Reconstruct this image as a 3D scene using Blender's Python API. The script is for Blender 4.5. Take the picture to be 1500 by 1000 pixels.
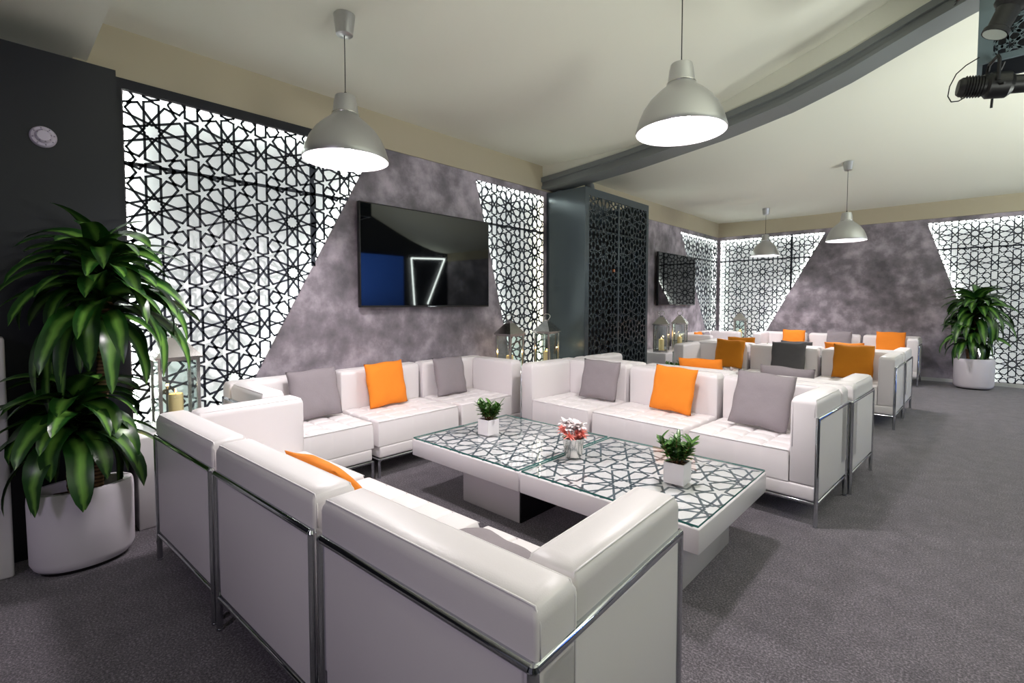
import bpy, bmesh, math, random
from mathutils import Vector, Matrix, noise
random.seed(7)
for o in list(bpy.data.objects): bpy.data.objects.remove(o, do_unlink=True)
SC = bpy.context.scene
COL = SC.collection
PI = math.pi
def s2l(c):
    f = lambda v: v/12.92 if v <= .04045 else ((v+.055)/1.055)**2.4
    return tuple(f(v/255.) for v in c)

# ---------------------------------------------------------------- camera
cd = bpy.data.cameras.new('camera'); cam = bpy.data.objects.new('camera', cd); COL.objects.link(cam)
cd.sensor_width = 36; cd.lens = 714/1500*36; cd.shift_y = -25/1500; cd.clip_start = .05; cd.clip_end = 100
cam.location = (0, 0, 1.30)
cam.rotation_euler = (math.radians(90-2.5), 0, math.atan(660/714))
SC.camera = cam
# ---------------------------------------------------------------- world, exposure
w = bpy.data.worlds.new('world'); SC.world = w; w.use_nodes = True
w.node_tree.nodes['Background'].inputs[0].default_value = (.62, .60, .72, 1)
w.node_tree.nodes['Background'].inputs[1].default_value = .14
SC.view_settings.view_transform = 'Standard'; SC.view_settings.look = 'None'
SC.view_settings.gamma = 1; SC.view_settings.exposure = 0.08; SC.view_settings.use_curve_mapping = False
LAMP_W = 100      # each pendant bulb
AMBIENT_FILL_W = 60     # added unseen fill lights, standing in for the ambient light
def area(name, loc, target, size, watt, col):
    l = bpy.data.lights.new(name, 'AREA'); l.energy = watt; l.color = col; l.size = size
    o = bpy.data.objects.new(name, l); COL.objects.link(o); o.location = loc
    o.rotation_euler = (Vector(target)-Vector(loc)).to_track_quat('-Z', 'Y').to_euler(); return o
def spot(name, loc, target, watt, col, ang=70, soft=.25):
    l = bpy.data.lights.new(name, 'SPOT'); l.energy = watt; l.color = col; l.shadow_soft_size = soft
    l.spot_size = math.radians(ang); l.spot_blend = .8
    o = bpy.data.objects.new(name, l); COL.objects.link(o); o.location = loc
    o.rotation_euler = (Vector(target)-Vector(loc)).to_track_quat('-Z', 'Y').to_euler(); return o
spot('ambient_fill_light', (-.4, -2.6, 2.5), (-2.2, 2.0, .6), 72, (.86, .74, 1.0), 80)  # unseen fill, added for the purple ambient from behind the camera
spot('ambient_fill_light', (4.9, 3.0, 3.4), (-.6, 4.5, .3), 24, (.56, .70, 1.0), 80)  # unseen fill, added for the bluish ambient from the right
UP = 76  # unseen area lights below, added only to brighten the ceiling
area('ceiling_fill_light', (2.0, 1.5, 1.1), (1.98, 1.5, 4.0), 1.0, UP*1.6, (.96, 1.0, .92))
area('ceiling_fill_light', (3.6, 7.0, 1.0), (3.58, 7.0, 4.2), 1.0, UP*3.4, (.96, 1.0, .92))
area('ceiling_fill_light', (3.8, 4.2, 1.0), (3.78, 4.2, 4.2), 1.0, UP*1.8, (.96, 1.0, .92))
# ---------------------------------------------------------------- materials
class NT:
    def __init__(s, name):
        s.m = bpy.data.materials.new(name); s.m.use_nodes = True
        s.t = s.m.node_tree; s.b = s.t.nodes['Principled BSDF']; s.out = s.t.nodes['Material Output']
    def n(s, kind, **kw):
        x = s.t.nodes.new(kind)
        for k, v in kw.items():
            if k in x.inputs: x.inputs[k].default_value = v
            else: setattr(x, k, v)
        return x
    def l(s, a, b): s.t.links.new(a, b)
def pset(b, color=None, rough=.5, metal=0, **kw):
    if color is not None: b.inputs['Base Color'].default_value = (*color, 1)
    b.inputs['Roughness'].default_value = rough; b.inputs['Metallic'].default_value = metal
    for k, v in kw.items(): b.inputs[k].default_value = v
def noise_bump(t, scale, strength, dist=.002, detail=3, coord='Object'):
    tc = t.n('ShaderNodeTexCoord'); nz = t.n('ShaderNodeTexNoise', Scale=scale, Detail=detail)
    t.l(tc.outputs[coord], nz.inputs['Vector'])
    bp = t.n('ShaderNodeBump', Strength=strength, Distance=dist); t.l(nz.outputs['Fac'], bp.inputs['Height'])
    t.l(bp.outputs[0], t.b.inputs['Normal']); return tc, nz
def ramp(t, fac, stops):
    r = t.n('ShaderNodeValToRGB'); e = r.color_ramp.elements
    while len(e) < len(stops): e.new(.5)
    for i, (p, c) in enumerate(stops): e[i].position = p; e[i].color = (*c, 1)
    t.l(fac, r.inputs[0]); return r
def simple(name, rgb, rough=.5, metal=0, bump=None, **kw):
    t = NT(name); pset(t.b, s2l(rgb), rough, metal, **kw)
    if bump: noise_bump(t, *bump)
    return t.m
M = {}
M['leather'] = simple('white_leather', (236, 231, 232), .42, bump=(260, .12, .0015))
M['piping'] = simple('white_piping', (240, 236, 238), .4)
M['chrome'] = simple('chrome', (196, 199, 203), .10, 1)
M['steel'] = simple('brushed_steel', (205, 203, 200), .22, 1)
M['alu'] = simple('lamp_aluminium', (190, 190, 190), .34, .85)
M['shade_in'] = simple('white_enamel', (240, 238, 240), .5)
M['dark'] = simple('dark_blue_panel', (24, 26, 35), .38, bump=(40, .03, .001))
M['cabinet'] = simple('dark_grey_lacquer', (74, 84, 90), .26, .35)
M['lattice'] = simple('dark_lattice_sheet', (50, 54, 66), .42)
M['lattice_table'] = simple('table_lattice_sheet', (88, 100, 110), .45)
M['void'] = simple('cabinet_interior', (16, 17, 20), .8)
M['rig'] = simple('rig_grey', (100, 116, 122), .45, .2)
M['beam'] = simple('grey_steel_beam', (112, 116, 116), .5)
M['gloss_white'] = simple('white_lacquer', (230, 226, 229), .22)
M['table_base'] = simple('table_base_lacquer', (205, 200, 202), .12)
M['pedestal_shade_black'] = simple('pedestal_shade_black', (14, 14, 16), .2)
M['tv_frame'] = simple('tv_frame', (16, 16, 18), .35)
M['tv'] = simple('tv_screen', (5, 6, 8), .03, IOR=1.36)
M['pot'] = simple('planter_white', (236, 230, 238), .45, bump=(120, .05, .001))
M['soil'] = simple('soil', (82, 60, 48), .9, bump=(60, .8, .01))
M['wax'] = simple('candle_wax', (250, 218, 160), .5)
M['black'] = simple('spot_black', (14, 14, 15), .45)
M['plastic'] = simple('white_plastic', (205, 196, 212), .5)
M['plastic_dark'] = simple('grey_plastic', (140, 132, 150), .5)
M['cord'] = simple('black_cord', (22, 22, 22), .6)
M['brown'] = simple('brown_patch', (170, 100, 55), .5)
M['soffit'] = simple('soffit_cloth', (186, 177, 152), .85, bump=(3, .4, .02))
M['skirt'] = simple('white_skirting', (214, 214, 210), .5)
M['bark'] = None
def fabric(name, rgb, rgb2):
    t = NT(name); pset(t.b, s2l(rgb), .85)
    tc = t.n('ShaderNodeTexCoord'); nz = t.n('ShaderNodeTexNoise', Scale=7, Detail=3)
    wv = t.n('ShaderNodeTexNoise', Scale=420, Detail=1)
    t.l(tc.outputs['Object'], nz.inputs['Vector']); t.l(tc.outputs['Object'], wv.inputs['Vector'])
    mx = t.n('ShaderNodeMix', data_type='RGBA'); t.l(wv.outputs['Fac'], mx.inputs[0])
    mx.inputs[6].default_value = (*s2l(rgb), 1); mx.inputs[7].default_value = (*s2l(rgb2), 1)
    t.l(mx.outputs[2], t.b.inputs['Base Color'])
    bp = t.n('ShaderNodeBump', Strength=.55, Distance=.012); t.l(nz.outputs['Fac'], bp.inputs['Height'])
    t.l(bp.outputs[0], t.b.inputs['Normal']); return t.m
M['orange'] = fabric('orange_cotton', (247, 145, 38), (238, 132, 30))
M['greyfab'] = fabric('grey_cotton', (153, 145, 149), (132, 124, 129))
M['amber'] = fabric('amber_cotton', (208, 130, 14), (196, 118, 8))
M['darkgrey'] = fabric('charcoal_cotton', (94, 92, 94), (84, 82, 86))
def mk_carpet():
    t = NT('carpet'); pset(t.b, rough=1)
    tc = t.n('ShaderNodeTexCoord')
    mp = t.n('ShaderNodeMapping'); mp.inputs['Scale'].default_value = (1, 1, 1); t.l(tc.outputs['Object'], mp.inputs['Vector'])
    a = t.n('ShaderNodeTexNoise', Scale=120, Detail=4, Roughness=.8); b = t.n('ShaderNodeTexNoise', Scale=9, Detail=4)
    t.l(mp.outputs[0], a.inputs['Vector']); t.l(mp.outputs[0], b.inputs['Vector'])
    ad = t.n('ShaderNodeMath', operation='MULTIPLY_ADD'); t.l(a.outputs['Fac'], ad.inputs[0]); ad.inputs[1].default_value = 1.0
    m2 = t.n('ShaderNodeMath', operation='MULTIPLY'); t.l(b.outputs['Fac'], m2.inputs[0]); m2.inputs[1].default_value = .12
    t.l(m2.outputs[0], ad.inputs[2])
    r = ramp(t, ad.outputs[0], [(.40, s2l((38, 34, 40))), (.56, s2l((84, 78, 86))), (.72, s2l((154, 146, 154)))])
    t.l(r.outputs[0], t.b.inputs['Base Color'])
    bp = t.n('ShaderNodeBump', Strength=.7, Distance=.006); t.l(a.outputs['Fac'], bp.inputs['Height']); t.l(bp.outputs[0], t.b.inputs['Normal'])
    t.b.inputs['Sheen Weight'].default_value = .25; t.b.inputs['Sheen Roughness'].default_value = .5
    return t.m
M['carpet'] = mk_carpet()
def mk_plaster():
    t = NT('mottled_plaster'); pset(t.b, rough=.6)
    tc = t.n('ShaderNodeTexCoord')
    a = t.n('ShaderNodeTexNoise', Scale=2.1, Detail=7, Roughness=.62); b = t.n('ShaderNodeTexNoise', Scale=7, Detail=5)
    t.l(tc.outputs['Object'], a.inputs['Vector']); t.l(tc.outputs['Object'], b.inputs['Vector'])
    m2 = t.n('ShaderNodeMath', operation='MULTIPLY_ADD'); t.l(b.outputs['Fac'], m2.inputs[0]); m2.inputs[1].default_value = .35; t.l(a.outputs['Fac'], m2.inputs[2])
    r = ramp(t, m2.outputs[0], [(.50, s2l((96, 92, 97))), (.66, s2l((132, 125, 132))), (.86, s2l((190, 180, 190)))])
    t.l(r.outputs[0], t.b.inputs['Base Color'])
    bp = t.n('ShaderNodeBump', Strength=.15, Distance=.01); t.l(b.outputs['Fac'], bp.inputs['Height']); t.l(bp.outputs[0], t.b.inputs['Normal'])
    return t.m
M['plaster'] = mk_plaster()
def mk_ceiling():
    t = NT('ceiling_cloth'); pset(t.b, s2l((222, 222, 208)), .9)
    noise_bump(t, 1.1, .25, .03, 2); return t.m
M['ceiling'] = mk_ceiling()
def mk_emit(name, rgb, st, base=None):
    t = NT(name); pset(t.b, base or rgb, .6)
    t.b.inputs['Emission Color'].default_value = (*rgb, 1); t.b.inputs['Emission Strength'].default_value = st; return t.m
M['led'] = mk_emit('led_light', (.92, 1.0, .90), 20)
M['led_y'] = mk_emit('led_light_warm', (1.0, .98, .70), 20)
M['panel_glow'] = mk_emit('backlit_diffuser', (.90, .95, .95), .36, (.80, .82, .82))  # white panel, its glow put in for the LED light falling on it
M['bulb'] = mk_emit('bulb_glow', (1.0, .93, .96), 28)
M['flame'] = mk_emit('flame', (1.0, .6, .2), 8)
M['lens'] = simple('spot_lens', (190, 200, 190), .2)
def mk_glass(name, tint, ior=1.45, boost=1.0):
    t = NT(name); t.t.nodes.remove(t.b)
    g = t.n('ShaderNodeBsdfGlossy', Roughness=.02); tr = t.n('ShaderNodeBsdfTransparent'); tr.inputs[0].default_value = (*tint, 1)
    lw = t.n('ShaderNodeLayerWeight', Blend=.5); pw = t.n('ShaderNodeMath', operation='POWER'); pw.inputs[1].default_value = 5
    mu = t.n('ShaderNodeMath', operation='MULTIPLY_ADD'); mu.inputs[1].default_value = .75; mu.inputs[2].default_value = .045*boost; mx = t.n('ShaderNodeMixShader')
    t.l(lw.outputs['Facing'], pw.inputs[0]); t.l(pw.outputs[0], mu.inputs[0]); t.l(mu.outputs[0], mx.inputs[0]); t.l(tr.outputs[0], mx.inputs[1]); t.l(g.outputs[0], mx.inputs[2]); t.l(mx.outputs[0], t.out.inputs[0])
    return t.m
M['glass'] = mk_glass('clear_glass', (.93, .97, .96))
M['table_glass'] = mk_glass('table_glass', (.965, .99, .98), 1.5)
M['glass_edge'] = simple('glass_edge', (70, 128, 122), .15)
def mk_leaf(name, dark, light):
    t = NT(name); pset(t.b, rough=.33)
    uv = t.n('ShaderNodeUVMap'); sp = t.n('ShaderNodeSeparateXYZ'); t.l(uv.outputs[0], sp.inputs[0])
    nz = t.n('ShaderNodeTexNoise', Scale=6); tc = t.n('ShaderNodeTexCoord'); t.l(tc.outputs['Object'], nz.inputs['Vector'])
    ad = t.n('ShaderNodeMath', operation='MULTIPLY_ADD'); t.l(nz.outputs['Fac'], ad.inputs[0]); ad.inputs[1].default_value = .5; t.l(sp.outputs[0], ad.inputs[2])
    r = ramp(t, ad.outputs[0], [(.46, s2l(dark)), (.60, tuple(v*.7 for v in s2l(light))), (.76, s2l(light)), (.98, s2l(dark))])
    t.l(r.outputs[0], t.b.inputs['Base Color']); t.b.inputs['Subsurface Weight'].default_value = 0
    return t.m
M['leaf'] = mk_leaf('dracaena_leaf', (26, 66, 20), (104, 152, 62))
M['leaf2'] = mk_leaf('jade_leaf', (44, 92, 30), (110, 150, 70))
def mk_bark():
    t = NT('bark'); pset(t.b, rough=.8)
    tc = t.n('ShaderNodeTexCoord'); wv = t.n('ShaderNodeTexWave', Scale=16, Distortion=2.5, bands_direction='Z'); t.l(tc.outputs['Object'], wv.inputs['Vector'])
    r = ramp(t, wv.outputs['Fac'], [(0, s2l((92, 66, 44))), (1, s2l((168, 134, 98)))]); t.l(r.outputs[0], t.b.inputs['Base Color'])
    return t.m
M['bark'] = mk_bark()
M['petal_w'] = simple('white_petals', (250, 240, 240), .6)
M['petal_p'] = simple('coral_petals', (240, 140, 128), .6)

# ---------------------------------------------------------------- mesh helpers
class MB:
    def __init__(s): s.v = []; s.f = []; s.mi = []; s.uv = {}
    def add(s, vs, fs, mi=0):
        b = len(s.v); s.v += [tuple(v) for v in vs]
        for f in fs: s.f.append([i+b for i in f]); s.mi.append(mi)
    def box(s, x0, x1, y0, y1, z0, z1, mi=0):
        s.add([(x0,y0,z0),(x1,y0,z0),(x1,y1,z0),(x0,y1,z0),(x0,y0,z1),(x1,y0,z1),(x1,y1,z1),(x0,y1,z1)],
              [(0,3,2,1),(4,5,6,7),(0,1,5,4),(1,2,6,5),(2,3,7,6),(3,0,4,7)], mi)
    def tube(s, pts, r, seg=10, mi=0, closed=False, cap=True):
        pts = [Vector(p) for p in pts]; n = len(pts); rings = []
        up = Vector((0, 0, 1))
        for i, p in enumerate(pts):
            a = pts[i-1] if (i > 0 or closed) else p; c = pts[(i+1) % n] if (i < n-1 or closed) else p
            t1 = (p-a).normalized() if (p-a).length > 1e-9 else (c-p).normalized()
            t2 = (c-p).normalized() if (c-p).length > 1e-9 else t1
            t = (t1+t2).normalized() if (t1+t2).length > 1e-6 else t1
            ref = up if abs(t.z) < .9 else Vector((1, 0, 0))
            if i == 0: X = t.cross(ref).normalized()
            else:
                X = (X-t*X.dot(t)); X = X.normalized() if X.length > 1e-6 else t.cross(ref).normalized()
            Y = t.cross(X).normalized(); k = 1/max(.35, math.sqrt(max(0, (1+t1.dot(t2))/2)))
            rr = r[i] if isinstance(r, (list, tuple)) else r
            bis = (t2-t1); bis = bis.normalized() if bis.length > 1e-6 else None
            ring = []
            for j in range(seg):
                a_ = 2*PI*j/seg; d = X*math.cos(a_)*rr+Y*math.sin(a_)*rr
                if bis is not None: d = d+bis*(d.dot(bis))*(k-1)
                ring.append(p+d)
            rings.append(ring)
        vs = [v for rg in rings for v in rg]; fs = []
        for i in range(n if closed else n-1):
            k2 = (i+1) % n
            for j in range(seg): fs.append((i*seg+j, i*seg+(j+1) % seg, k2*seg+(j+1) % seg, k2*seg+j))
        if not closed and cap: fs.append(tuple(range(seg))[::-1]); fs.append(tuple((n-1)*seg+j for j in range(seg)))
        s.add(vs, fs, mi)
    def lathe(s, prof, seg=32, c=(0, 0), mi=0, sx=1, sy=1):
        vs = []; fs = []; n = len(prof)
        for r, z in prof:
            for j in range(seg): a = 2*PI*j/seg; vs.append((c[0]+r*sx*math.cos(a), c[1]+r*sy*math.sin(a), z))
        for i in range(n-1):
            for j in range(seg): fs.append((i*seg+j, i*seg+(j+1) % seg, (i+1)*seg+(j+1) % seg, (i+1)*seg+j))
        s.add(vs, fs, mi)
    def mesh(s, name, mats, smooth=False, auto=None):
        me = bpy.data.meshes.new(name); me.from_pydata(s.v, [], s.f); me.update()
        for m in (mats if isinstance(mats, (list, tuple)) else [mats]): me.materials.append(m)
        for p, i in zip(me.polygons, s.mi): p.material_index = i
        if smooth: me.polygons.foreach_set('use_smooth', [True]*len(me.polygons))
        if auto: me.set_sharp_from_angle(angle=math.radians(auto))
        return me
def link(name, me, parent=None):
    o = bpy.data.objects.new(name, me); COL.objects.link(o)
    if parent is not None: o.parent = parent
    return o
def part(name, mb, mats, parent, smooth=False, auto=None, label=None):
    o = link(name, mb.mesh(name, mats, smooth, auto), parent)
    if label: o['label'] = label
    return o
def tag(o, label, cat, group=None):
    o['label'] = label; o['category'] = cat
    if group: o['group'] = group
    return o
def thing(name, label, cat, loc=(0, 0, 0), rz=0, group=None):
    o = bpy.data.objects.new(name, None); COL.objects.link(o); o.empty_display_size = .1
    o.location = loc; o.rotation_euler = (0, 0, rz); return tag(o, label, cat, group)
def struct(name, mb, mats, smooth=False, auto=None):
    o = link(name, mb.mesh(name, mats, smooth, auto)); o['kind'] = 'structure'; return o
def rbox_mesh(name, x0, x1, y0, y1, z0, z1, r, mat, seg=3):
    bm = bmesh.new(); bmesh.ops.create_cube(bm, size=1)
    for v in bm.verts: v.co = Vector(((x0+x1)/2+v.co.x*(x1-x0), (y0+y1)/2+v.co.y*(y1-y0), (z0+z1)/2+v.co.z*(z1-z0)))
    bmesh.ops.bevel(bm, geom=bm.edges[:], offset=r, segments=seg, profile=.5, affect='EDGES')
    me = bpy.data.meshes.new(name); bm.to_mesh(me); bm.free(); me.materials.append(mat)
    me.polygons.foreach_set('use_smooth', [True]*len(me.polygons)); me.set_sharp_from_angle(angle=math.radians(50)); return me
def dup(root, loc, rz, label=None, group=None):
    r = root.copy(); COL.objects.link(r); r.location = loc; r.rotation_euler = (0, 0, rz)
    if label: r['label'] = label
    if group: r['group'] = group
    for ch in list(root.children):
        c = ch.copy(); COL.objects.link(c); c.parent = r
        for g in ch.children:
            d = g.copy(); COL.objects.link(d); d.parent = c
    return r

# ---------------------------------------------------------------- ten-fold star lattice
D10 = .041; WH = .2287; HH = .1975; R10 = .2077; RHO = .075
def _rad(a): return a*PI/180
def hollow(c, stars):
    """open the inner pentagon of each five-pointed star"""
    (ax, ay), (bx, by) = c; L = math.hypot(bx-ax, by-ay); ex, ey = (bx-ax)/L, (by-ay)/L; iv = [(0, L)]
    for sx, sy in stars:
        t = (sx-ax)*ex+(sy-ay)*ey; d = abs((sx-ax)*ey-(sy-ay)*ex)
        if abs(d-.0232) < .002:
            lo, hi = t-.0168, t+.0168; nv = []
            for p, q in iv:
                if hi <= p or lo >= q: nv.append((p, q)); continue
                if lo > p: nv.append((p, lo))
                if hi < q: nv.append((hi, q))
            iv = nv
    return [((ax+ex*p, ay+ey*p), (ax+ex*q, ay+ey*q)) for p, q in iv if q-p > .0015]
def cell_segments():
    t1 = D10*math.tan(_rad(18)); S1 = (R10*math.cos(_rad(72)), R10*math.sin(_rad(72))); S2 = (R10*math.cos(_rad(36)), R10*math.sin(_rad(36)))
    tip = lambda S, a: (S[0]+RHO*math.cos(_rad(a)), S[1]+RHO*math.sin(_rad(a)))
    def own(phi, side, end=None, t=None):
        u = (math.cos(_rad(phi)), math.sin(_rad(phi))); n = (-u[1]*side*D10, u[0]*side*D10)
        a = (n[0]+u[0]*t1, n[1]+u[1]*t1)
        return (a, end if end else (n[0]+u[0]*t, n[1]+u[1]*t))
    segs = [own(90, -1, t=HH), own(54, 1, tip(S1, 36)), own(54, -1, tip(S2, 72)), own(18, 1, tip(S2, 0)),
            own(18, -1, t=.1965), ((.191, 0), (.191, HH)), (tip(S1, 324), tip(S1, 108)), (tip(S1, 324), tip(S1, 180)),
            (tip(S2, 0), tip(S2, 144)), (tip(S2, 144), (WH, 0))]
    out = []; stars = [S1, S2, (S2[0], 2*HH-S2[1])]
    for q, (a, b) in enumerate(segs):
        x0 = -WH if q < 5 else 0; y0 = -HH if q < 5 else 0
        c = clip(a, b, [(x0, y0), (WH, y0), (WH, HH), (x0, HH)])
        if c: out += hollow(c, stars)
    full = []
    for a, b in out:
        for sx in (1, -1):
            for sy in (1, -1): full.append(((a[0]*sx, a[1]*sy), (b[0]*sx, b[1]*sy)))
    return full
def clip(a, b, poly):
    """segment a-b against a convex polygon"""
    ar = sum(poly[i][0]*poly[(i+1) % len(poly)][1]-poly[(i+1) % len(poly)][0]*poly[i][1] for i in range(len(poly)))
    P = poly if ar > 0 else poly[::-1]; t0, t1 = 0., 1.; dx, dy = b[0]-a[0], b[1]-a[1]
    for i in range(len(P)):
        p, q = P[i], P[(i+1) % len(P)]; nx, ny = -(q[1]-p[1]), q[0]-p[0]
        num = nx*(a[0]-p[0])+ny*(a[1]-p[1]); den = nx*dx+ny*dy
        if abs(den) < 1e-12:
            if num < -1e-9: return None
        else:
            t = -num/den
            if den > 0: t0 = max(t0, t)
            else: t1 = min(t1, t)
    if t1-t0 < 1e-4: return None
    return ((a[0]+dx*t0, a[1]+dy*t0), (a[0]+dx*t1, a[1]+dy*t1))
CELL = cell_segments()
def lattice_segs(poly, u0, rows, sx=1.0, sy=1.0, cols=None, vfill=()):
    """rows: list of (v centre); cells centred at u0 + k*2*WH*sx"""
    us = [p[0] for p in poly]; cw = 2*WH*sx; out = []
    k0 = math.floor((min(us)-u0)/cw-.5); k1 = math.ceil((max(us)-u0)/cw+.5)
    for k in range(k0, k1+1):
        cu = u0+k*cw
        for (v, lo, hi) in rows:
            for a, b in CELL:
                a2 = (cu+a[0]*sx, v+a[1]*sy); b2 = (cu+b[0]*sx, v+b[1]*sy)
                c = clip(a2, b2, [(-99, lo), (99, lo), (99, hi), (-99, hi)])
                if c: c = clip(c[0], c[1], poly)
                if c: out.append(c)
        for (lo, hi) in vfill:
            for x in (-.191, -.041, .041, .191):
                c = clip((cu+x*sx, lo), (cu+x*sx, hi), poly)
                if c: out.append(c)
    return out
def bars(mb, segs, frame, wd, th, mi=0):
    """frame(u,v,w)->xyz ; bar width wd in the sheet, thickness th along w"""
    for a, b in segs:
        dx, dy = b[0]-a[0], b[1]-a[1]; L = math.hypot(dx, dy)
        if L < 1e-4: continue
        ex, ey = dx/L, dy/L; nx, ny = -ey*wd/2, ex*wd/2; e = wd*.35
        a = (a[0]-ex*e, a[1]-ey*e); b = (b[0]+ex*e, b[1]+ey*e)
        q = [(a[0]+nx, a[1]+ny), (a[0]-nx, a[1]-ny), (b[0]-nx, b[1]-ny), (b[0]+nx, b[1]+ny)]
        vs = [frame(u, v, 0) for u, v in q]+[frame(u, v, -th) for u, v in q]
        mb.add(vs, [(0,1,2,3),(7,6,5,4),(0,4,5,1),(1,5,6,2),(2,6,7,3),(3,7,4,0)], mi)
WALLROWS = [(2.805, 2.6075, 3.0), (2.41, 2.2125, 2.6075), (2.015, 2.185, 2.2125), (2.33, 2.1325, 2.185)]+[(1.935-.395*k, 1.935-.395*k-.1975, 1.935-.395*k+.1975) for k in range(6)]
WALLFILL = []

# ---------------------------------------------------------------- room shell
XL, YB, ZP = -3.9, 10.75, 2.70       # left wall plane, back wall plane, top of the wall panelling
mb = MB(); mb.box(-4.3, 7.2, -4.0, 11.2, -.08, 0); struct('floor', mb, M['carpet'])
def interp(x, tab):
    if x <= tab[0][0]: return tab[0][1]
    for (a, p), (b, q) in zip(tab, tab[1:]):
        if x <= b: return p+(q-p)*(x-a)/(b-a)
    return tab[-1][1]
G = [(0, 0), (1.2, .01), (1.7, .08), (2.16, .20), (3.07, .50), (4, .86), (5, 1.15), (7, 1.45), (12, 1.5)]
def ceil_z(x, y):
    f = max(0, min(1, (YB-y)/5.0)); f = f*f*(3-2*f)
    return 2.975+.03*max(0, min(1, 1-(x-XL)/.8))+interp(x-XL, G)*f
def ceiling_mesh(x0, x1, y0, y1, nx, ny):
    mb = MB(); vs = []
    for j in range(ny+1):
        for i in range(nx+1):
            x = x0+(x1-x0)*i/nx; y = y0+(y1-y0)*j/ny; vs.append((x, y, ceil_z(x, y)))
    fs = [(j*(nx+1)+i, (j+1)*(nx+1)+i, (j+1)*(nx+1)+i+1, j*(nx+1)+i+1) for j in range(ny) for i in range(nx)]
    mb.add(vs, fs); off = len(vs)
    mb.add([(x, y, z+.06) for x, y, z in vs], [f[::-1] for f in fs]); return mb
struct('ceiling', ceiling_mesh(XL-.1, 7.0, .45, YB+.1, 60, 60), M['ceiling'], smooth=True)
mb = MB(); mb.box(-4.3, 7.0, -4.0, .464, 2.75, 2.84); struct('ceiling_lowered', mb, M['ceiling'])
# soffit cloth above the panelling
mb = MB(); mb.box(XL-.12, XL, .4, YB+.1, ZP+.004, 3.04); struct('trim_1', mb, M['soffit'])
mb = MB(); mb.box(XL, 7.0, YB, YB+.1, ZP+.004, 3.04); struct('trim_2', mb, M['soffit'])

def wall_poly(name, polys, frame, th, mat):
    """each polygon of (u,v) extruded th behind the frame plane"""
    mb = MB()
    for P in polys:
        n = len(P); vs = [frame(u, v, 0) for u, v in P]+[frame(u, v, -th) for u, v in P]
        mb.add(vs, [tuple(range(n)), tuple(range(2*n-1, n-1, -1))]+[(i, i+n, (i+1) % n+n, (i+1) % n) for i in range(n)])
    return struct(name, mb, mat)
FL = lambda u, v, w: (XL+w, u, v)            # left wall frame, u = y, normal +x
FB = lambda u, v, w: (u, YB-w, v)            # back wall frame, u = x, normal -y
def diag(p, q, z): return p[0]+(q[0]-p[0])*(z-p[1])/(q[1]-p[1])
ZT = 2.63
# screens as polygons (u,v)
s1 = [(.63, .06), (.97+.03, .06), (2.38, ZT), (.63, ZT)]
s2 = [(4.35, .06), (4.80, .06), (4.80, ZT), (3.645, ZT)]
s3 = [(6.9, .06), (7.1, .06), (7.60, ZT), (6.9, ZT)]
s4 = [(10.58, .06), (10.70, .06), (10.70, ZT), (8.86, ZT)]
s5 = [(-3.85, .06), (-3.28, .06), (-1.94, ZT), (-3.85, ZT)]
s6 = [(.345, .06), (1.6, .06), (1.6, ZT), (-.475, ZT)]
wall_poly('wall_left', [
    [(-4.0, 0), (.63, 0), (.63, ZP), (-4.0, ZP)],
    [(.63, 0), (4.80, 0), (4.80, .06), (.63, .06)], [(.63, ZT), (4.80, ZT), (4.80, ZP), (.63, ZP)],
    [s1[1], s2[0], s2[3], s1[2]],
    [(4.80, 0), (6.9, 0), (6.9, ZP), (4.80, ZP)],
    [(6.9, 0), (10.7, 0), (10.7, .06), (6.9, .06)], [(6.9, ZT), (10.7, ZT), (10.7, ZP), (6.9, ZP)],
    [s3[1], s4[0], s4[3], s3[2]], [(10.7, 0), (10.85, 0), (10.85, ZP), (10.7, ZP)]], FL, .08, M['plaster'])
wall_poly('wall_back', [
    [(-3.9, 0), (-3.85, 0), (-3.85, ZP), (-3.9, ZP)],
    [(-3.85, 0), (1.6, 0), (1.6, .06), (-3.85, .06)], [(-3.85, ZT), (1.6, ZT), (1.6, ZP), (-3.85, ZP)],
    [s5[1], s6[0], s6[3], s5[2]], [(1.6, 0), (7.0, 0), (7.0, ZP), (1.6, ZP)]], FB, .08, M['plaster'])
mb = MB(); mb.box(-3.2, 7.0, YB-.018, YB-.001, .0, .055); struct('baseboard_back', mb, M['skirt'])
mb = MB(); mb.box(5.3, 5.4, -4.0, 11.0, 0, 4.9); struct('wall_right', mb, M['dark'])
mb = MB(); mb.box(2.0, 5.3, -4.1, -4.0, 0, 4.6); struct('wall_front', mb, M['dark'])

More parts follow.
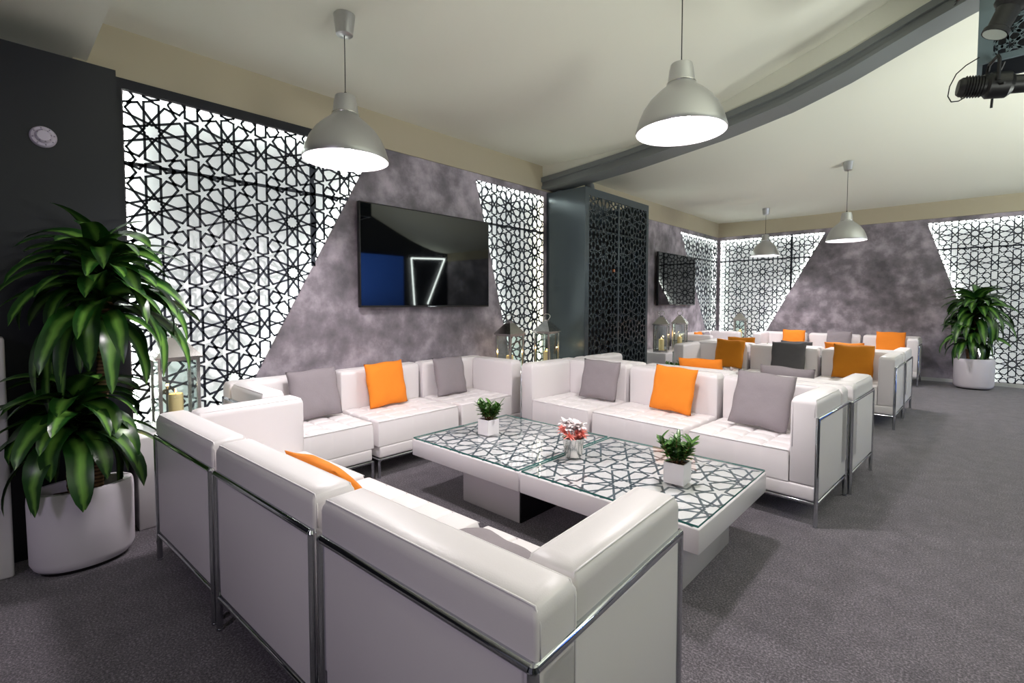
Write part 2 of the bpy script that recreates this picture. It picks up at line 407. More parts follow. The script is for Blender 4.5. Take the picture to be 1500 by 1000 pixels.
def screen(name_label, poly, frame, u0, sx, dividers=(), bead_edges=None, lit=True, hbar=True, warm=()):
    t = thing('lattice_screen', name_label, 'screen')
    segs = lattice_segs(poly, u0, WALLROWS, sx, 1.0, vfill=WALLFILL)
    mb = MB(); bars(mb, segs, frame, .0140, .010)
    us = [p[0] for p in poly]
    o = part('lattice', mb, M['lattice'], t)
    mb = MB(); fr = []
    if hbar:
        c = clip((min(us), 2.185), (max(us), 2.185), poly)
        if c: fr.append(c)
    bars(mb, fr, frame, .022, .013)
    for d in dividers:
        c = clip((d, 0), (d, ZT), poly)
        if c: bars(mb, [c], frame, .032, .014)
    if mb.v: part('joint_bar', mb, M['lattice'], t)
    mb = MB(); vs = [frame(u, v, -.07) for u, v in poly]; n = len(vs)
    mb.add(vs+[frame(u, v, -.078) for u, v in poly], [tuple(range(n)), tuple(range(2*n-1, n-1, -1))]+[(i, i+n, (i+1) % n+n, (i+1) % n) for i in range(n)])
    part('glow_backing', mb, M['panel_glow'], t)
    cu = sum(us)/n; cv = sum(p[1] for p in poly)/n; start = next(i for i in range(n) if abs(poly[i][1]-poly[(i+1) % n][1]) < 1e-6 and poly[i][1] < .2)
    for kk in range(1, n):
        i = (start+kk) % n; a, b = poly[i], poly[(i+1) % n]; L = math.hypot(b[0]-a[0], b[1]-a[1]); ex, ey = (b[0]-a[0])/L, (b[1]-a[1])/L; nx, ny = -ey, ex
        if nx*(cu-a[0])+ny*(cv-a[1]) < 0: nx, ny = -nx, -ny
        k = int(L/.05)*4; pts = []; rr = []
        for j in range(k+1):
            s_ = .014+(L-.028)*j/k; pts.append(frame(a[0]+ex*s_+nx*.014, a[1]+ey*s_+ny*.014, -.034)); rr.append(.0035 if j % 4 == 0 else .0105 if j % 4 == 2 else .0085)
        mb = MB(); mb.tube(pts, rr, 6); part('light_strip', mb, M['led_y'] if i in warm else M['led'], t, True)
    return t
screen('tall backlit dark star-pattern lattice screen on the left wall behind the big potted plant', s1, FL, .775, .978, dividers=(1.834,))
t0 = bpy.data.objects['lattice_screen']
mb = MB(); mb.box(XL+.0005, XL+.012, .535, .622, .01, ZP); mb.box(XL+.0005, XL+.012, .622, 2.33, ZT+.006, ZP); part('border', mb, M['dark'], t0)
screen('narrow backlit star-pattern lattice screen between the nearer television and the dark cabinet', s2, FL, 4.166, 1.03, warm=(1,))
screen('sliver of backlit lattice screen just past the far edge of the dark cabinet', s3, FL, 7.1, 1.0)
screen('backlit lattice screen on the left wall in the far corner, right of the farther television', s4, FL, 9.2, 1.0)
screen('backlit star-pattern lattice screen on the back wall in the far corner behind the lantern', s5, FB, -3.47, 1.01, dividers=(-2.49,))
screen('backlit lattice screen at the right edge of the photo, behind the farther potted plant', s6, FB, .11, 1.04)

# right-hand wall of the hall (mirrored in the television)
def glow_frame(label, pts, x):
    mb = MB(); n = len(pts)
    for i in range(n-1):
        mb.tube([(x, *pts[i]), (x, *pts[i+1])], .022, 6)
    tag(part('light_outline', mb, mk_emit('outline_light', (.90, 1.0, .95), 45), None), label, 'light strip')
glow_frame('strip of lights outlining the wall panel opposite the nearer television', [(9.32, 1.23), (9.21, 2.72), (10.56, 2.78), (9.84, 1.27)], 5.22)
mb = MB(); mb.box(5.2, 5.26, 7.4, 8.9, 1.2, 2.75)
tag(part('stage_screen', mb, mk_emit('blue_stage_screen', (.06, .22, 1.0), .75), None), 'blue lit stage screen on the right-hand wall across the hall', 'screen')

# ---------------------------------------------------------------- beam
mb = MB(); mc = MB(); tab = [(-3.9, 2.86), (-3.6, 2.875), (-2.75, 2.94), (-1.75, 3.06), (-1.2, 3.165), (-.79, 3.285), (-.24, 3.50), (.4, 3.72), (1.3, 3.95), (2.6, 4.15), (7, 4.3)]
N = 48; xs = [-3.9+10.9*(i/N)**1.5 for i in range(N+1)]
prof = [(4.75, 0), (4.75, -.055), (4.775, -.06), (4.775, -.10), (4.76, -.105), (4.76, -.14), (5.05, -.14), (5.05, -.0)]
np_ = len(prof); vs = []
for x in xs:
    z = interp(x, tab); vs += [(x, y, z+dz) for y, dz in prof]
fs = [(i*np_+j, (i+1)*np_+j, (i+1)*np_+(j+1) % np_, i*np_+(j+1) % np_) for i in range(N) for j in range(np_)]
mb.add(vs, fs); struct('trim_3', mb, M['beam'])
vs = []
for x in xs:
    z = interp(x, tab); zc = ceil_z(x, 4.8)+.03; vs += [(x, 4.78, z-.03), (x, 4.78, max(zc, z)), (x, 4.95, max(zc, z)), (x, 4.95, z-.03)]
mc.add(vs, [(i*4+j, (i+1)*4+j, (i+1)*4+(j+1) % 4, i*4+(j+1) % 4) for i in range(N) for j in range(4)]); struct('trim_4', mc, M['ceiling'])

# ---------------------------------------------------------------- dark wall box, column, cabinet
mb = MB(); mb.box(-3.895, -3.45, -4.0, .53, 0, 2.575); struct('wall_dark', mb, M['dark'])
t = thing('smoke_detector', 'round white detector disc high on the dark wall at the left', 'detector', (-3.45, .23, 2.14))
def xl(mb):  # lathe about z -> about x
    mb.v = [(v[2], v[0], v[1]) for v in mb.v]; return mb
mb = MB(); mb.lathe([(0, 0), (.052, 0), (.052, .010), (.046, .02), (0, .02)], 32); part('base_ring', xl(mb), M['plastic'], t, True, 40)
mb = MB(); mb.lathe([(0, .02), (.034, .02), (.032, .034), (.024, .042), (0, .042)], 28); part('dome', xl(mb), M['plastic'], t, True, 40)
mb = MB()
for k in range(8):
    a = k*PI/4+.2; c, s_ = math.cos(a), math.sin(a)
    mb.tube([(.036, .012*c, .012*s_), (.038, .030*c, .030*s_)], .0036, 6)
    mb.tube([(.0205, .038*c, .038*s_), (.0205, .044*c, .044*s_)], .003, 6)
part('vent_slots', mb, M['plastic_dark'], t)
tag(link('white_pillar', rbox_mesh('white_pillar', -3.44, -3.27, -.55, .058, 0, 1.14, .012, M['gloss_white'])), 'tall white plinth cut by the left edge of the photo, beside the planter', 'plinth')

t = thing('lattice_cabinet', 'tall dark grey cabinet with two star-pattern lattice doors by the left wall', 'cabinet', (-3.6, 5.65, 0))
CX0, CX1, CY0, CY1, CZ = XL+.004, -3.312, 4.86, 6.44, 2.68
off = lambda mb: setattr(mb, 'v', [(x+3.6, y-5.65, z) for x, y, z in mb.v]) or mb
mb = MB(); mb.box(CX0, CX1-.02, CY0, CY0+.03, 0, CZ); mb.box(CX0, CX1-.02, CY1-.03, CY1, 0, CZ); mb.box(CX0, CX1-.02, CY0+.03, CY1-.03, 0, .06)
mb.box(CX0, CX0+.02, CY0+.03, CY1-.03, .06, CZ); part('carcass', off(mb), M['cabinet'], t)
mb = MB(); mb.box(CX0+.021, CX0+.03, CY0+.031, CY1-.031, .061, CZ-.25); part('inner_back', off(mb), M['void'], t)
mb = MB(); y0, y1 = CY0, CY1
for (a, b, c, d) in ((CY0, CY0+.085, 0, CZ), (CY1-.06, CY1, 0, CZ), (5.615, 5.655, .1, CZ-.1), (CY0+.085, CY1-.06, CZ-.09, CZ), (CY0+.085, CY1-.06, 0, .10)):
    mb.box(CX1-.02, CX1, a, b, c, d)
part('face_frame', off(mb), M['cabinet'], t)
CABROWS = WALLROWS[:4]+[(1.935, 1.735, 2.1325), (1.54, 1.34, 1.74), (1.145, .945, 1.345), (.75, .55, .95), (.355, .1, .56)]
for (a, b, u0) in ((CY0+.085, 5.615, 5.275), (5.655, CY1-.06, 5.98)):
    P = [(a, .10), (b, .10), (b, CZ-.09), (a, CZ-.09)]
    mb = MB(); fr = lambda u, v, w: (CX1-.004+w, u, v)
    bars(mb, lattice_segs(P, u0, CABROWS, 1.0, 1.0, vfill=WALLFILL), fr, .0135, .010)
    bars(mb, [((a, 2.185), (b, 2.185))], fr, .022, .012)
    part('lattice_door', off(mb), M['cabinet'], t)
mb = MB(); mb.box(CX1-.012, CX1+.004, 5.50, 5.535, 1.70, 1.735); part('latch', off(mb), M['brown'], t, label='small orange-brown latch')
# duct on top of the cabinet
mb = MB(); mb.tube([(-3.80, 5.0, 2.68), (-3.80, 5.02, 2.77), (-3.74, 5.05, 2.83), (-3.62, 5.1, 2.85), (-3.5, 5.14, 2.82), (-3.44, 5.16, 2.75), (-3.43, 5.17, 2.68)], .045, 14)
tag(part('duct_elbow', mb, M['beam'], None, True, 50), 'bent grey pipe on top of the lattice cabinet under the beam', 'pipe')

# ---------------------------------------------------------------- televisions
def tv(label, y0, y1):
    t = thing('television', label, 'television', (XL, (y0+y1)/2, 1.72)); w2 = (y1-y0)/2; h2 = .458
    # local: x out of the wall; leaning forward slightly at the top
    mb = MB(); mb.box(.001, .045, -.22, .22, -.16, .16); part('wall_bracket', mb, M['tv_frame'], t)
    o = link('housing', rbox_mesh('housing', .045, .085, -w2, w2, -h2, h2, .006, M['tv_frame']), t)
    mb = MB(); e = .011; mb.box(.0845, .0862, -w2+e, w2-e, -h2+e+.006, h2-e); s_ = part('screen', mb, M['tv'], t, label='black glossy screen')
    mb = MB(); mb.box(.0862, .0868, -.05, .05, -h2+.004, -h2+.010); part('logo_strip', mb, M['steel'], t)
    return t
tv('large black wall television above the nearer sofa along the left wall', 2.20, 3.755)
tv('black wall television in the far part of the left wall, past the dark cabinet', 7.80, 9.36)

# ---------------------------------------------------------------- sofas
W, DP, HT = .79, .71, .752; GAP = .028; AT = .155
_mc = {}
def cached(k, fn):
    if k not in _mc: _mc[k] = fn()
    return _mc[k]
def seat_mesh(w, arms):
    x0 = AT+.004 if 'L' in arms else .006; x1 = w-(AT+.004) if 'R' in arms else w-.006
    y0, y1 = .004, DP-AT-.004; zb, zt = .238, .428
    nx, ny = 120, 96; mb = MB(); cx = max(3, round((x1-x0)/.155)); cy = 4
    vs = []
    for j in range(ny+1):
        for i in range(nx+1):
            a = i/nx; b = j/ny
            x = x0+(x1-x0)*a; y = y0+(y1-y0)*b
            ex = min(x-x0, x1-x); ey = min(y-y0, y1-y); r = .017; dz = 0
            if ex < r: dz -= r-math.sqrt(max(0, r*r-(r-ex)**2))
            if ey < r: dz -= r-math.sqrt(max(0, r*r-(r-ey)**2))
            gx = a*cx; gy = b*cy; dx = abs(gx-round(gx))*(x1-x0)/cx; dy = abs(gy-round(gy))*(y1-y0)/cy
            fd = min(1, min(ex, ey)/.015)
            if 0 < round(gx) < cx: dz -= fd*.013*math.exp(-(dx/.008))
            if 0 < round(gy) < cy: dz -= fd*.013*math.exp(-(dy/.008))
            dz += .006*abs(math.sin(PI*gx)*math.sin(PI*gy))**.5+.003*math.sin(PI*min(1, max(0, a)))*math.sin(PI*b)
            vs.append((x, y, zt+dz))
    fs = [(j*(nx+1)+i, j*(nx+1)+i+1, (j+1)*(nx+1)+i+1, (j+1)*(nx+1)+i) for j in range(ny) for i in range(nx)]
    loop = [i for i in range(nx+1)]+[j*(nx+1)+nx for j in range(1, ny+1)]+[ny*(nx+1)+i for i in range(nx-1, -1, -1)]+[j*(nx+1) for j in range(ny-1, 0, -1)]
    L = len(loop); b0 = len(vs)
    for q in loop: vs.append((vs[q][0], vs[q][1], zb))
    for k in range(L): fs.append((loop[k], b0+k, b0+(k+1) % L, loop[(k+1) % L]))
    fs.append(tuple(b0+k for k in range(L)))
    mb.add(vs, fs); return mb.mesh('seat_cushion', M['leather'], True, 60)
def cushion(name, x0, x1, y0, y1, z0, z1, r=.028):
    """upholstered slab: rounded, slightly domed on top"""
    bm = bmesh.new(); bmesh.ops.create_cube(bm, size=1)
    for v in bm.verts: v.co = Vector(((x0+x1)/2+v.co.x*(x1-x0), (y0+y1)/2+v.co.y*(y1-y0), (z0+z1)/2+v.co.z*(z1-z0)))
    top = [e for e in bm.edges if all(v.co.z > z1-1e-4 for v in e.verts)]
    oth = [e for e in bm.edges if e not in top]
    bmesh.ops.bevel(bm, geom=top, offset=r, segments=5, profile=.5, affect='EDGES')
    oth = [e for e in bm.edges if e.is_valid and abs(e.calc_face_angle(0)) > 1.2]
    bmesh.ops.bevel(bm, geom=oth, offset=.008, segments=2, profile=.5, affect='EDGES')
    me = bpy.data.meshes.new(name); bm.to_mesh(me); bm.free(); me.materials.append(M['leather'])
    me.polygons.foreach_set('use_smooth', [True]*len(me.polygons)); me.set_sharp_from_angle(angle=math.radians(45)); return me
def piping(x0, x1, y0, y1, z1, r=.028):
    mb = MB(); q = r*.30; pr_ = .0026
    for y in (y0+q, y1-q):
        pts = [(x0+.001, y, z1-.30 if y < (y0+y1)/2 else z1-.11), (x0+.001, y, z1-r), (x0+r*.3, y, z1-r*.3), (x0+r, y, z1-q+.001)]
        pts2 = [(x1-r, y, z1-q+.001), (x1-r*.3, y, z1-r*.3), (x1-.001, y, z1-r), (x1-.001, y, z1-.30 if y < (y0+y1)/2 else z1-.11)]
        mb.tube(pts+pts2, pr_, 6)
    return mb
def piping_arm(x0, x1, y0, y1, z1, r=.028):
    mb = piping(y0, y1, x0, x1, z1, r); mb.v = [(b, a, c) for a, b, c in mb.v]; return mb
def module(arms, label, group, loc, rz, w=W):
    t = thing('sofa_module', label, 'sofa', loc, rz, group); k = arms+str(round(w, 3))
    R = .0125; ZR = .632; zb = .135
    x0, x1 = .006, w-.006
    link('upholstered_base', cached('base'+k, lambda: rbox_mesh('base', x0+.01, x1-.01, .004, DP-.03, .148, .236, .014, M['leather'])), t)
    link('seat_cushion', cached('seat'+k, lambda: seat_mesh(w, arms)), t)
    def seat_pipe():
        a = AT+.006 if 'L' in arms else .010; c = w-AT-.006 if 'R' in arms else w-.010
        mb = MB(); mb.tube([(a, .006, .421), (c, .006, .421)], .0028, 6); return mb.mesh('piping', M['piping'], True)
    link('piping', cached('sq'+k, seat_pipe), [c for c in t.children if c.name.startswith('seat_cushion')][0])
    yb0, yb1 = DP-AT, DP-.014
    b = link('backrest', cached('back'+k, lambda: cushion('backrest', x0+.002, x1-.002, yb0, yb1, ZR+.012-.40, HT, .042)), t)
    link('piping', cached('bp'+k, lambda: piping(x0+.002, x1-.002, yb0, yb1, HT, .042).mesh('piping', M['piping'], True)), b)
    # recessed outer panel below the rail
    link('back_panel', cached('bpn'+k, lambda: rbox_mesh('back_panel', x0+.03, x1-.03, DP-.05, DP-.009, .152, ZR-.014, .006, M['leather'])), t)
    for s_ in 'LR':
        if s_ in arms:
            a0, a1 = (x0, AT) if s_ == 'L' else (w-AT, x1)
            o0, o1 = (a0+.010, a1) if s_ == 'L' else (a0, a1-.010)
            a = link('armrest', cached('arm'+s_+k, lambda: cushion('armrest', o0, o1, .006, yb0-.004, .238, HT, .042)), t)
            link('piping', cached('ap'+s_+k, lambda: piping_arm(o0, o1, .006, yb0-.004, HT, .042).mesh('piping', M['piping'], True)), a)
            link('side_panel', cached('sp'+s_+k, lambda: rbox_mesh('side_panel', *((.008, .03) if s_ == 'L' else (w-.03, w-.008)), .03, DP-.03, .152, ZR-.014, .006, M['leather'])), t)
    # chrome frame
    def frame():
        mb = MB(); a, c = R+.001, w-R-.001; f, g = R, DP-R
        mb.tube([(a, f, zb), (c, f, zb), (c, g, zb), (a, g, zb)], R*.8, 10, closed=True)
        mb.tube([(a, g, ZR), (c, g, ZR)], R, 10)
        for x in (a, c): mb.tube([(x, g, ZR), (x, g, zb)], R, 10)
        if 'L' in arms: mb.tube([(a, g, ZR), (a, f, ZR), (a, f, zb)], R, 10)
        if 'R' in arms: mb.tube([(c, g, ZR), (c, f, ZR), (c, f, zb)], R, 10)
        for x in (a, c):
            mb.lathe([(0, ZR-R*1.0), (R*.8, ZR-R*.7), (R*1.15, ZR), (R*.8, ZR+R*.7), (0, ZR+R*1.0)], 10, (x, g))
        return mb.mesh('chrome_frame', M['chrome'], True, 40)
    link('chrome_frame', cached('fr'+k, frame), t)
    for i, (x, y) in enumerate(((R+.001, R), (w-R-.001, R), (w-R-.001, DP-R), (R+.001, DP-R))):
        def leg():
            mb = MB(); mb.tube([(x, y, .006), (x, y, zb)], R, 10); mb.lathe([(0, 0), (R*1.1, 0), (R*1.1, .008), (0, .008)], 12, (x, y)); return mb.mesh('leg', M['chrome'], True, 40)
        link('leg', cached('leg%d%.3f' % (i, w), leg), t)
    return t
def row(origin, deg, n, labels, group, ws=None):
    a = math.radians(deg); ux, uy = math.cos(a), math.sin(a); p = 0; ws = ws or [W]*n
    for i in range(n):
        arms = ('L' if i == 0 else '')+('R' if i == n-1 else '') or 'M'
        module(arms, labels[i], group, (origin[0]+ux*p, origin[1]+uy*p, 0), a, ws[i]); p += ws[i]+GAP
    return origin, a
def loc(rw, u, v, z=0):
    (ox, oy), a = rw; return (ox+math.cos(a)*u-math.sin(a)*v, oy+math.sin(a)*u+math.cos(a)*v, z)
TW = 3*W+2*GAP
RN = row((-.571, 1.357), 182.27, 3, ['white leather sofa unit nearest the camera, right arm end of the nearest sofa',
    'middle white unit of the nearest sofa, back towards the camera, orange cushion on it',
    'white leather arm unit of the nearest sofa beside the big planter'], 'units of the nearest sofa')
a_ = math.radians(-3.2); RB = row((-.578-TW*math.cos(a_), 3.213-TW*math.sin(a_)), -3.2, 3, ['left arm unit of the sofa behind the glass tables, small grey cushion on it',
    'middle white unit of the sofa behind the glass tables, orange cushion on it',
    'right arm unit of the sofa behind the glass tables, large grey cushion on it'], 'units of the sofa behind the glass tables')
RA = row((-3.135, 1.12), 90, 3, ['white arm unit at the lattice end of the left wall sofa, grey cushion on it',
    'middle white unit of the sofa under the nearer television, orange cushion on it',
    'corner arm unit of the left wall sofa under the nearer television, grey cushion'], 'units of the sofa along the left wall')
RC = row((-.478, 4.655), 176.8, 3, ['white arm unit facing away, chrome side on the aisle, behind the large grey cushion unit',
    'middle white unit facing away behind the orange-cushion sofa unit',
    'far left white arm unit of the sofa facing away, near the dark lattice cabinet'], 'units of the second sofa row, facing away')
a_ = math.radians(-1.7); RD = row((-.473-TW*math.cos(a_), 6.288-TW*math.sin(a_)), -1.7, 3, ['white arm unit with an amber cushion in the middle sofa row, beside the pedestal lanterns',
    'middle white unit of the middle sofa row with a charcoal cushion',
    'white arm unit at the aisle end of the middle sofa row with an amber cushion'], 'units of the middle sofa row')
RE = row((-.430, 7.765), 178.3, 3, ['white arm unit facing the back wall, chrome side on the aisle',
    'middle white unit facing the back wall behind the charcoal cushion',
    'left white arm unit facing the back wall, behind the left amber cushion'], 'units of the fourth sofa row, facing the back wall')
RF = row((-.471-TW, 9.77), 0, 3, ['white arm unit of the back wall sofa, left end, orange cushion on it',
    'middle white unit of the back wall sofa, pale grey cushion on it',
    'white arm unit of the back wall sofa at its aisle end, orange cushion on it'], 'units of the back wall sofa')
RG = row((-3.135, 8.36), 90, 2, ['white arm unit along the left wall under the farther television, small orange cushion on it',
    'white arm unit along the left wall in the far corner, grey cushion on it'], 'units of the far sofa along the left wall')

# ---------------------------------------------------------------- cushions
def pillow_mesh(mat, seed):
    n = 26; vs = []; fs = []; S = .205; T = .054; rnd = random.Random(seed)
    ph = [rnd.uniform(0, 6.28) for _ in range(4)]
    for side in (1, -1):
        for j in range(n+1):
            for i in range(n+1):
                u = -1+2*i/n; v = -1+2*j/n
                e = (1-u**4)*(1-v**4); h = T*(max(0, e))**.62
                pin = 1-.055*(1-abs(u*v)**1.5)*(.5*(u*u+v*v))
                x = S*u*pin; z = S*v*pin
                wr = .006*math.sin(7*u+ph[0]+3*v)*math.sin(5*v+ph[1])*(1-e*.3)*(abs(u)+abs(v))*.5+.004*noise.noise(Vector((u*3+seed, v*3, side)))
                y = -side*(h+(wr if e > .02 else 0))
                vs.append((x+.003*math.sin(6*v+ph[2]), y, z+.004*math.sin(5*u+ph[3])))
    m = (n+1)*(n+1)
    for j in range(n):
        for i in range(n):
            a, b, c, d = j*(n+1)+i, j*(n+1)+i+1, (j+1)*(n+1)+i+1, (j+1)*(n+1)+i
            fs.append((a, b, c, d)); fs.append((m+a, m+d, m+c, m+b))
    mb = MB(); mb.add(vs, fs); me = mb.mesh('cushion', mat, True)
    bm = bmesh.new(); bm.from_mesh(me); bmesh.ops.remove_doubles(bm, verts=bm.verts, dist=.0006); bm.to_mesh(me); bm.free(); return me
PM = {}
def pillow(mat, label, rw, u, v, lean=14, yaw=0, roll=0, size=.40, z=None, group=None):
    k = (mat, int(u*7) % 3)
    if k not in PM: PM[k] = pillow_mesh(M[mat], len(PM)*3+1)
    o = link('cushion', PM[k]); tag(o, label, 'cushion', group)
    size *= .90; s = size/.41; o.scale = (s, s, s); half = .205*s
    p = loc(rw, u, v, 0); zz = z if z is not None else .431+half*math.cos(math.radians(lean))+abs(math.sin(math.radians(roll)))*half*.9+.052*s*math.sin(math.radians(lean))*.5
    o.matrix_world = Matrix.Translation((p[0], p[1], zz)) @ Matrix.Rotation(rw[1]+math.radians(yaw), 4, 'Z') @ Matrix.Rotation(-math.radians(lean), 4, 'X') @ Matrix.Rotation(math.radians(roll), 4, 'Y') @ Matrix.Diagonal((s, s, s, 1))
    return o
VB = DP-AT-.125
pillow('greyfab', 'grey cushion at the left end of the sofa behind the glass tables', RB, .60, VB-.01, 15, yaw=14, roll=3, size=.39)
pillow('orange', 'bright orange cushion in the middle of the sofa behind the glass tables', RB, 1.30, VB, 14, roll=2, size=.40)
pillow('greyfab', 'large grey cushion leaning by the right arm of the sofa behind the glass tables', RB, 1.975, VB-.03, 20, roll=3, size=.43)
pillow('greyfab', 'grey cushion nearest the plant on the left wall sofa, below the slanted wall edge', RA, .55, VB, 16, roll=-3, yaw=-6, size=.41)
pillow('orange', 'orange cushion under the left part of the nearer television', RA, 1.17, VB, 12, roll=-2, size=.41)
pillow('greyfab', 'grey cushion under the right part of the nearer television', RA, 1.87, VB, 13, size=.40)
pillow('orange', 'orange cushion leaning on the nearest sofa, only its top edge showing over the back', RN, 1.20, DP-AT-.15, 38, roll=0, size=.42, z=.575)
o = pillow('greyfab', 'grey cushion lying flat on the seat of the nearest sofa', RN, .58, .30, 82, roll=8, size=.41, z=.482)
pillow('orange', 'orange cushion peeking over the sofa back behind the orange-cushion unit', RC, 1.17, VB+.01, 12, roll=2, size=.44, z=.625)
pillow('greyfab', 'grey cushion peeking over the sofa back beside the large grey cushion', RC, .49, VB+.01, 12, roll=-2, size=.43, z=.62)
pillow('amber', 'amber cushion at the left end of the middle sofa row', RD, .60, VB, 13, roll=2, size=.42)
pillow('darkgrey', 'charcoal cushion in the middle sofa row', RD, 1.31, VB, 12, roll=-1, size=.43)
pillow('amber', 'amber cushion at the aisle end of the middle sofa row', RD, 1.98, VB, 13, size=.44)
pillow('amber', 'amber cushion edge showing above the middle row behind the left amber cushion', RE, 1.88, VB, 12, size=.42, z=.63)
pillow('darkgrey', 'dark cushion edge showing just above the charcoal cushion', RE, 1.17, VB, 12, size=.42, z=.61)
pillow('orange', 'orange cushion edge showing above the aisle end of the middle row', RE, .64, VB, 12, size=.47, z=.60)
pillow('orange', 'orange cushion on the left unit of the back wall sofa', RF, .60, VB, 12, size=.42)
pillow('greyfab', 'pale grey cushion in the middle of the back wall sofa', RF, 1.31, VB, 12, size=.42)
pillow('orange', 'orange cushion at the aisle end of the back wall sofa', RF, 2.03, VB, 12, size=.44)
pillow('orange', 'small orange cushion on the far sofa along the left wall, under the farther television', RG, .62, VB, 12, size=.38)
pillow('greyfab', 'grey cushion in the far left corner beside the small orange one', RG, .98, VB, 12, size=.36)

# ---------------------------------------------------------------- tables
def table(label, x0, y0, w, d, rz=0, group='white lattice tables'):
    t = thing('coffee_table', label, 'table', (x0, y0, 0), rz, group)
    link('table_top', cached('tt%.2f%.2f' % (w, d), lambda: rbox_mesh('table_top', 0, w, 0, d, .265, .372, .004, M['gloss_white'], 2)), t)
    link('pedestal', cached('tp%.2f%.2f' % (w, d), lambda: rbox_mesh('pedestal', w*.36, w*.87, d*.16, d*.80, 0, .2655, .004, M['table_base'], 2)), t)
    e = .014; P = [(e, e), (w-e, e), (w-e, d-e), (e, d-e)]
    def lat():
        rows = [(d/2+(k-.5)*.46, d/2+(k-1)*.46, d/2+k*.46) for k in range(-1, 3)]
        mb = MB(); fr = lambda u, v, q: (u, v, .3738+q)
        bars(mb, lattice_segs(P, w/2, rows, 1.03, 1.165), fr, .0115, .0015)
        return mb.mesh('lattice_inlay', M['lattice_table'])
    link('lattice_inlay', cached('tl%.2f%.2f' % (w, d), lat), t)
    def gl():
        mb = MB(); g = .006; a, b, c, e2 = g, w-g, g, d-g; z0, z1 = .377, .387
        mb.add([(a,c,z1),(b,c,z1),(b,e2,z1),(a,e2,z1)], [(0,1,2,3)], 0)
        mb.add([(a,c,z0),(b,c,z0),(b,e2,z0),(a,e2,z0),(a,c,z1),(b,c,z1),(b,e2,z1),(a,e2,z1)], [(0,1,5,4),(1,2,6,5),(2,3,7,6),(3,0,4,7)], 1)
        return mb.mesh('glass_top', [M['table_glass'], M['glass_edge']])
    link('glass_top', cached('tg%.2f%.2f' % (w, d), gl), t)
    return t
tl = table('white coffee table with lattice under glass, left of the pair, holding a plant', -2.735, 1.955, .975, .93)
mb = MB(); mb.box(.975*.87+.0005, .975*.87+.012, .93*.165, .93*.795, .003, .264); part('pedestal_shade_panel', mb, M['pedestal_shade_black'], tl, label='black sheet added for the shaded pedestal side')  # thin black sheet put where the pedestal side lies in shade
table('white coffee table with lattice under glass, right of the pair, nearest the camera', -1.750, 1.955, .985, .93)
table('white coffee table behind the second sofa row, left one, mostly hidden', -2.72, 4.98, .975, .93, group='hidden white tables')
table('white coffee table behind the second sofa row, right one, mostly hidden', -1.735, 4.98, .985, .93, group='hidden white tables')
table('white coffee table before the back wall sofa, left one, mostly hidden', -2.72, 8.25, .975, .93, group='far hidden white tables')
table('white coffee table before the back wall sofa, right one, mostly hidden', -1.735, 8.25, .985, .93, group='far hidden white tables')

# ---------------------------------------------------------------- plants
def leaf_strip(mb, uvs, base, d, L, wd, droop, fold=.25, n=9, curl=0, tipw=.0, roll=0):
    """arching strap leaf starting at base in direction d"""
    d = d.normalized(); p = Vector(base); side = d.cross(Vector((0, 0, 1)))
    side = side.normalized() if side.length > .05 else Vector((1, 0, 0))
    side = Matrix.Rotation(roll, 3, d) @ side
    b = len(mb.v); vs = []
    for i in range(n+1):
        s = i/n; up = side.cross(d).normalized(); wv = wd*(math.sin(PI*min(1, .12+.88*s)**.8))**.62*(1-tipw*s)
        if i == n: wv = .0005
        sag = 1+.12*math.sin(9*s+roll*5)
        for k, f in ((-1, 1), (0, 0), (1, 1)): vs.append(p+side*(k*wv*.5*sag)+up*(f*wv*fold*.5))
        p = p+d*(L/n); ang = droop/n*(1.5-.8*s)
        ax = d.cross(Vector((0, 0, -1)))
        if ax.length > 1e-3: d = (Matrix.Rotation(min(ang, math.acos(max(-1, min(1, -d.z)))), 3, ax.normalized()) @ d).normalized()
        side = (side-d*side.dot(d)).normalized()
    fs = []
    for i in range(n):
        for k in (0, 1): fs.append((i*3+k, i*3+k+1, (i+1)*3+k+1, (i+1)*3+k)); uvs.append([(k/2, i/n), ((k+1)/2, i/n), ((k+1)/2, (i+1)/n), (k/2, (i+1)/n)])
    mb.add(vs, fs)
def leaf_part(name, mb, uvs, mat, parent):
    me = mb.mesh(name, mat, True); uvl = me.uv_layers.new(name='UVMap'); i = 0
    for q in uvs:
        for c in q: uvl.data[i].uv = c; i += 1
    return link(name, me, parent)
